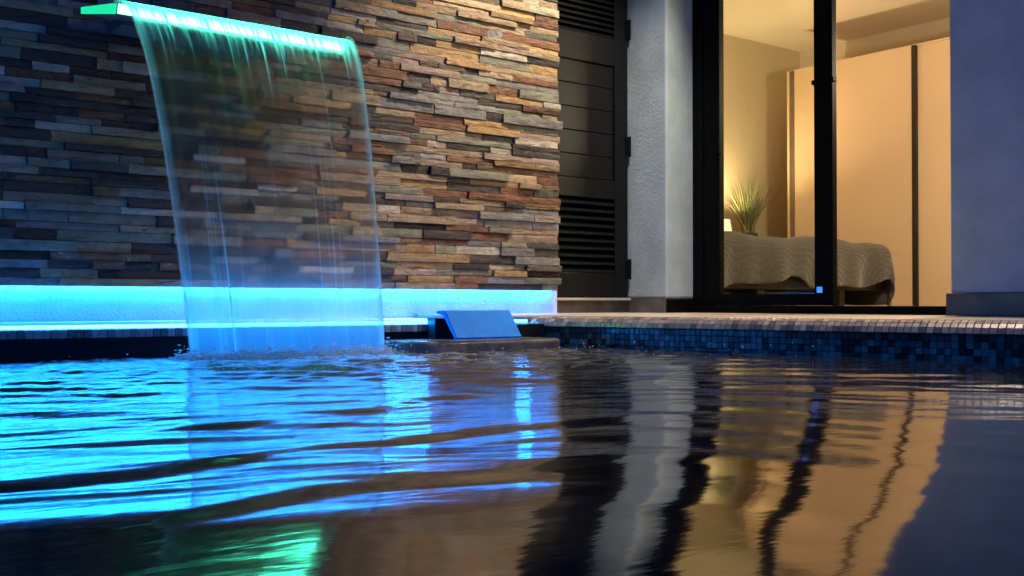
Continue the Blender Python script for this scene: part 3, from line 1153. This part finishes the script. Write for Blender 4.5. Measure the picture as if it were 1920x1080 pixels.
ns, nq = 160, 70
P, UV, Fc = [], [], []
for j in range(nq):
    q = j / (nq - 1)
    for i in range(ns):
        s = i / (ns - 1)
        x, y, z = sheet_pt(s, q)
        y += q * (0.0022 * math.sin(s * 61 + 2 * q) + 0.0007 * math.sin(s * 137 + 5 * q)) + 0.006 * q * math.sin(s * 17)
        P.append((x, y, z))
        UV.append((s, q))
for j in range(nq - 1):
    for i in range(ns - 1):
        a = j * ns + i
        Fc.append((a, a + 1, a + ns + 1, a + ns))
o = mesh('water_sheet', P, Fc, sheet_mat(), wf, True)
ul = o.data.uv_layers.new(name='UVMap')
for lp in o.data.loops:
    ul.data[lp.index].uv = UV[lp.vertex_index]
rm = rope_mat()
for s in (0.0, 1.0):
    bm = bmesh.new()
    qs = [k / 30 for k in range(31)]
    tube(bm, [sheet_pt(s, q) for q in qs], [0.0045 + 0.011 * max(0, 1 - q / 0.45) ** 1.5 + 0.0012 * max(0, q - 0.6) + 0.0006 * math.sin(q * 23) for q in qs], 8)
    bm_obj('water_rope', bm, rm, wf, True)


# ------------------------------------------------------------------ pool water
def water_mat():
    t = NT('pool_water')
    at = t.n('Attribute'); at.attribute_name = 'foam'
    fo = at.outputs['Fac']
    p = t.pos()
    t.b.inputs['Base Color'].default_value = (0.004, 0.007, 0.010, 1)
    t.b.inputs['IOR'].default_value = 1.52
    t.b.inputs['Roughness'].default_value = 0.05
    rgh = t.n('MapRange')
    t.l(fo, rgh.inputs[0])
    rgh.inputs[3].default_value = 0.075; rgh.inputs[4].default_value = 0.30
    t.l(rgh.outputs[0], t.b.inputs['Roughness'])
    n = t.noise(t.pos((9, 9, 9)), 2.2, 5, 0.6, 1.0)
    fm = t.math('MULTIPLY', fo, t.ramp(n, [(0.42, (0, 0, 0)), (0.62, (1, 1, 1))]))
    c = t.mix(fm, (0.004, 0.007, 0.010), (0.40, 0.42, 0.43))
    t.l(c, t.b.inputs['Base Color'])
    rot = (0, 0, TH)
    b1 = t.noise(t.pos((6, 26, 1), rot), 1.0, 4, 0.55, 0.4)
    b2 = t.noise(t.pos((18, 60, 1), rot), 1.0, 3, 0.55, 0.2)
    bs_ = t.math('ADD', b1, t.math('MULTIPLY', b2, 0.4))
    bs_ = t.math('MULTIPLY', bs_, t.math('MULTIPLY_ADD', fo, 0.8, 0.015))
    t.bump(bs_, 1.0, 0.010)
    return t.m


SWELL = 1.0
UL, VB = -1.8, -1.5
nu, nv = 470, 490
vv = np.linspace(VB, VL, nv)[:, None] * np.ones((1, nu))
ss = np.linspace(0, 1, nu)[None, :] * np.ones((nv, 1))
uu = UL + ss * (CORN[0] + (VL - vv) * SK - UL)
X = uu * math.cos(TH) - vv * math.sin(TH)
Y = uu * math.sin(TH) + vv * math.cos(TH)
r = np.hypot(uu - 1.56, (vv - 3.2) * 1.0)


def waves(n, lmin, lmax, spread, slope, seed):
    g = np.random.default_rng(seed)
    H = np.zeros_like(X)
    for _ in range(n):
        lam = math.exp(g.uniform(math.log(lmin), math.log(lmax)))
        an = g.normal(0, spread)
        k = 2 * math.pi / lam
        H += (slope * math.sqrt(2.0 / n) / k) * np.sin(k * (Y * math.cos(an) + X * math.sin(an)) + g.uniform(0, 6.283))
    return H


left = 1 / (1 + np.exp((X - 0.33 * Y) / (0.11 + 0.05 * Y)))
near_fall = np.exp(-(r / 1.25) ** 2)
# a low swell running out from the waterfall, with its crest close to the camera
crest = 0.535 + 0.02 * np.sin(X * 17 + 0.5) + 0.34 * np.clip(X + 0.28, 0, 1)
aa = np.linspace(-1.1, 0.5, 161)
yy = np.linspace(4.6, 0.3, 800)
yp = np.minimum(4.33 / np.maximum(0.35, -aa * math.sin(TH) + math.cos(TH)), 6.5)   # where the lit plinth stands
hh = np.zeros((len(yy), len(aa)))
TGT = 0.150 + 0.012 * np.exp(-((aa + 0.03) / 0.12) ** 2)
for i in range(1, len(yy)):
    h0 = hh[i - 1]
    e = (CZ - h0) / yy[i] - (TGT - h0) / np.maximum(yp - yy[i], 0.6)
    hh[i] = h0 + (yy[i - 1] - yy[i]) * SWELL * np.where(yp - yy[i] > 1.0, np.clip(e, 0, 0.3), 0) / 2
Yq = np.clip(np.maximum(Y, crest), 0.31, 4.59)
aq = np.clip(X / Yq, -1.09, 0.49)
fi = (4.6 - Yq) / (4.6 - 0.3) * (len(yy) - 1)
fj = (aq + 1.1) / 1.6 * (len(aa) - 1)
i0, j0 = fi.astype(int), fj.astype(int)
i1, j1 = np.minimum(i0 + 1, len(yy) - 1), np.minimum(j0 + 1, len(aa) - 1)
di, dj = fi - i0, fj - j0
swell = (hh[i0, j0] * (1 - di) * (1 - dj) + hh[i1, j0] * di * (1 - dj) + hh[i0, j1] * (1 - di) * dj + hh[i1, j1] * di * dj)
drop = np.maximum(0, crest - Y)
swell = swell - 0.012 * drop ** 2 / (drop + 0.12)
swell = swell * np.clip((Y + 0.2) / 0.3, 0, 1)
# half of it stays one swell, half breaks into short steps whose steep faces look dark
AMP = 0.0042
ph = 0.6 * np.sin(X * 5.1 + 1.0) + 0.35 * np.sin(X * 13.0 + 2.2) + 0.12 * np.sin(X * 29 + Y * 7) + 0.10 * np.sin(Y * 9 + X * 4)
kk = 0.17 * np.maximum(swell, 0) / AMP + ph * 0.34 + 4.35
fr_ = kk - np.floor(kk)
CUT = 0.85
tt = np.clip((fr_ - CUT) / (1 - CUT), 0, 1)
saw = AMP * np.where(fr_ < CUT, fr_, CUT * (1 - tt * tt * (3 - 2 * tt)))
saw = saw * np.clip((Y - crest + 0.02) / 0.06, 0, 1)
H = 0.97 * swell * left + saw / (1 + np.exp((X - 0.16 * Y) / (0.06 * Y + 0.02)))
H += waves(30, 0.20, 0.60, 0.55, 0.019, 1) * (0.22 + 0.78 * left) * np.clip((Y - 0.2) / 1.0, 0.25, 1)
H += waves(44, 0.09, 0.32, 0.22, 0.070, 2) * (0.06 + 0.94 * np.exp(-(r / 1.45) ** 2))
# single wavelets running ahead of the chop
gw = np.random.default_rng(77)
RW = []
for _ in range(34):
    wy = gw.uniform(0.95, 2.7)
    RW.append((gw.uniform(-0.52, 0.02) * wy, wy, gw.uniform(0.018, 0.06) * wy, gw.uniform(0.009, 0.020) * wy, gw.uniform(0.025, 0.07)))
for (wx, wy, sx, sy, sl) in RW + list(((-0.245, 0.905, 0.06, 0.022, 0.06), (-0.043, 0.925, 0.055, 0.018, 0.06), (-0.33, 0.78, 0.055, 0.014, 0.05),
                             (-0.255, 0.78, 0.05, 0.013, 0.05), (-0.065, 0.775, 0.12, 0.018, 0.06), (-0.29, 0.705, 0.11, 0.022, 0.06),
                             (-0.12, 0.86, 0.10, 0.015, 0.03), (-0.38, 1.15, 0.10, 0.03, 0.05), (-0.16, 1.22, 0.08, 0.03, 0.05),
                             (0.0, 1.08, 0.06, 0.02, 0.04), (-0.52, 1.45, 0.12, 0.04, 0.05), (-0.25, 1.55, 0.1, 0.03, 0.05))):
    dxx, dyy = (X - wx) / sx, (Y - wy - 0.02 * np.sin((X - wx) / sx * 1.3)) / sy
    H += sl * sy * dyy * np.exp(-0.5 * dxx ** 2 - 0.5 * dyy ** 2)
rs = np.hypot((uu - 2.25) / 0.55, (vv - 2.70) / 0.45)
H += waves(36, 0.06, 0.18, 0.4, 0.075, 9) * np.exp(-rs ** 2)
H += waves(36, 0.045, 0.12, 0.6, 0.11, 3) * (0.02 + 0.98 * near_fall)
foam = np.clip(np.exp(-(r / 0.8) ** 2) * 0.9 + 0.30 * left * np.exp(-(r / 2.1) ** 2), 0, 1)
me = bpy.data.meshes.new('pool_water')
co = np.stack([uu, vv, H], -1).reshape(-1, 3)
idx = np.arange(nu * nv).reshape(nv, nu)
fq = np.stack([idx[:-1, :-1], idx[:-1, 1:], idx[1:, 1:], idx[1:, :-1]], -1).reshape(-1, 4)
me.vertices.add(len(co))
me.vertices.foreach_set('co', co.ravel())
me.loops.add(fq.size)
me.loops.foreach_set('vertex_index', fq.ravel())
me.polygons.add(len(fq))
me.polygons.foreach_set('loop_start', np.arange(0, fq.size, 4))
me.polygons.foreach_set('loop_total', np.full(len(fq), 4))
me.update(calc_edges=True)
at = me.attributes.new('foam', 'FLOAT', 'POINT')
at.data.foreach_set('value', foam.ravel().astype(np.float32))
o = link('pool_water', me, water_mat(), None, True)
tag(o, 'rippling pool water mirroring blue light and the lit bedroom', None, None, 'structure')

# churned foam where the sheet lands
fm = NT('churned_foam')
fm.b.inputs['Base Color'].default_value = (0.75, 0.80, 0.82, 1)
fm.b.inputs['Roughness'].default_value = 0.3
fm.b.inputs['Transmission Weight'].default_value = 0.0
fm.b.inputs['Subsurface Weight'].default_value = 0.0
tl2 = fm.n('BsdfTranslucent'); tl2.inputs['Color'].default_value = (0.8, 0.85, 0.87, 1)
tr2 = fm.n('BsdfTransparent')
ma = fm.n('MixShader'); ma.inputs[0].default_value = 0.5
fm.l(fm.b.outputs[0], ma.inputs[1]); fm.l(tl2.outputs[0], ma.inputs[2])
mb = fm.n('MixShader'); mb.inputs[0].default_value = 0.75
fm.l(tr2.outputs[0], mb.inputs[1]); fm.l(ma.outputs[0], mb.inputs[2])
fm.l(mb.outputs[0], fm.out.inputs['Surface'])
bmt = bmesh.new()
bmesh.ops.create_icosphere(bmt, subdivisions=1, radius=1)
IV = np.array([v.co[:] for v in bmt.verts])
IF = np.array([[v.index for v in f.verts] for f in bmt.faces])
bmt.free()
gd = np.random.default_rng(12)
V, F = [], []
for k in range(3200):
    sx = gd.uniform(1.17, 1.96)
    d = abs(gd.normal(0, 0.05)) if k < 1900 else abs(gd.normal(0, 0.22))
    x = sx + gd.normal(0, 0.012 + 0.25 * d)
    y = 3.20 - d * gd.choice([1, 1, 1, -0.3])
    if y > VL - 0.02:
        continue
    rad = gd.uniform(0.0012, 0.0048) * (1 if k < 1900 else 0.6)
    z = abs(gd.normal(0, 0.021)) * math.exp(-d / 0.06) + gd.uniform(-0.002, 0.004)
    sc = np.array([rad * gd.uniform(1, 2.2), rad * gd.uniform(0.8, 1.5), rad * gd.uniform(0.5, 1.0)])
    F.append(IF + len(V) * 12)
    V.append(IV * sc + np.array([x, y, z]))
o = mesh('splash_foam', [tuple(q) for q in np.concatenate(V)], [tuple(int(i) for i in f) for f in np.concatenate(F)], fm.m, None, True)
tag(o, 'white churned foam where the waterfall lands', None, None, 'stuff')

# splash drops
bm = bmesh.new()
rd = random.Random(4)
for k in range(70):
    an, d = rd.uniform(0, 6.28), abs(rd.gauss(0, 0.5)) + 0.1
    x, y = 1.56 + math.cos(an) * d * 1.3, 3.15 + math.sin(an) * d
    if k > 40:
        y = rd.uniform(2.1, 3.2)
        x = u_edge(y) - rd.uniform(0.05, 0.5)
    if y > VL - 0.05 or x > u_edge(y) - 0.02:
        continue
    rad = rd.uniform(0.0012, 0.0034)
    mt = mathutils.Matrix.Translation((x, y, rd.uniform(0.004, 0.05))) @ mathutils.Matrix.Diagonal((rad, rad, rad * rd.uniform(1, 1.8), 1))
    bmesh.ops.create_icosphere(bm, subdivisions=1, radius=1, matrix=mt)
tag(bm_obj('splash_drops', bm, simple('water_drop', (0.75, 0.78, 0.80), 0.15), None, True), 'small drops splashing over the water', None, None, 'stuff')
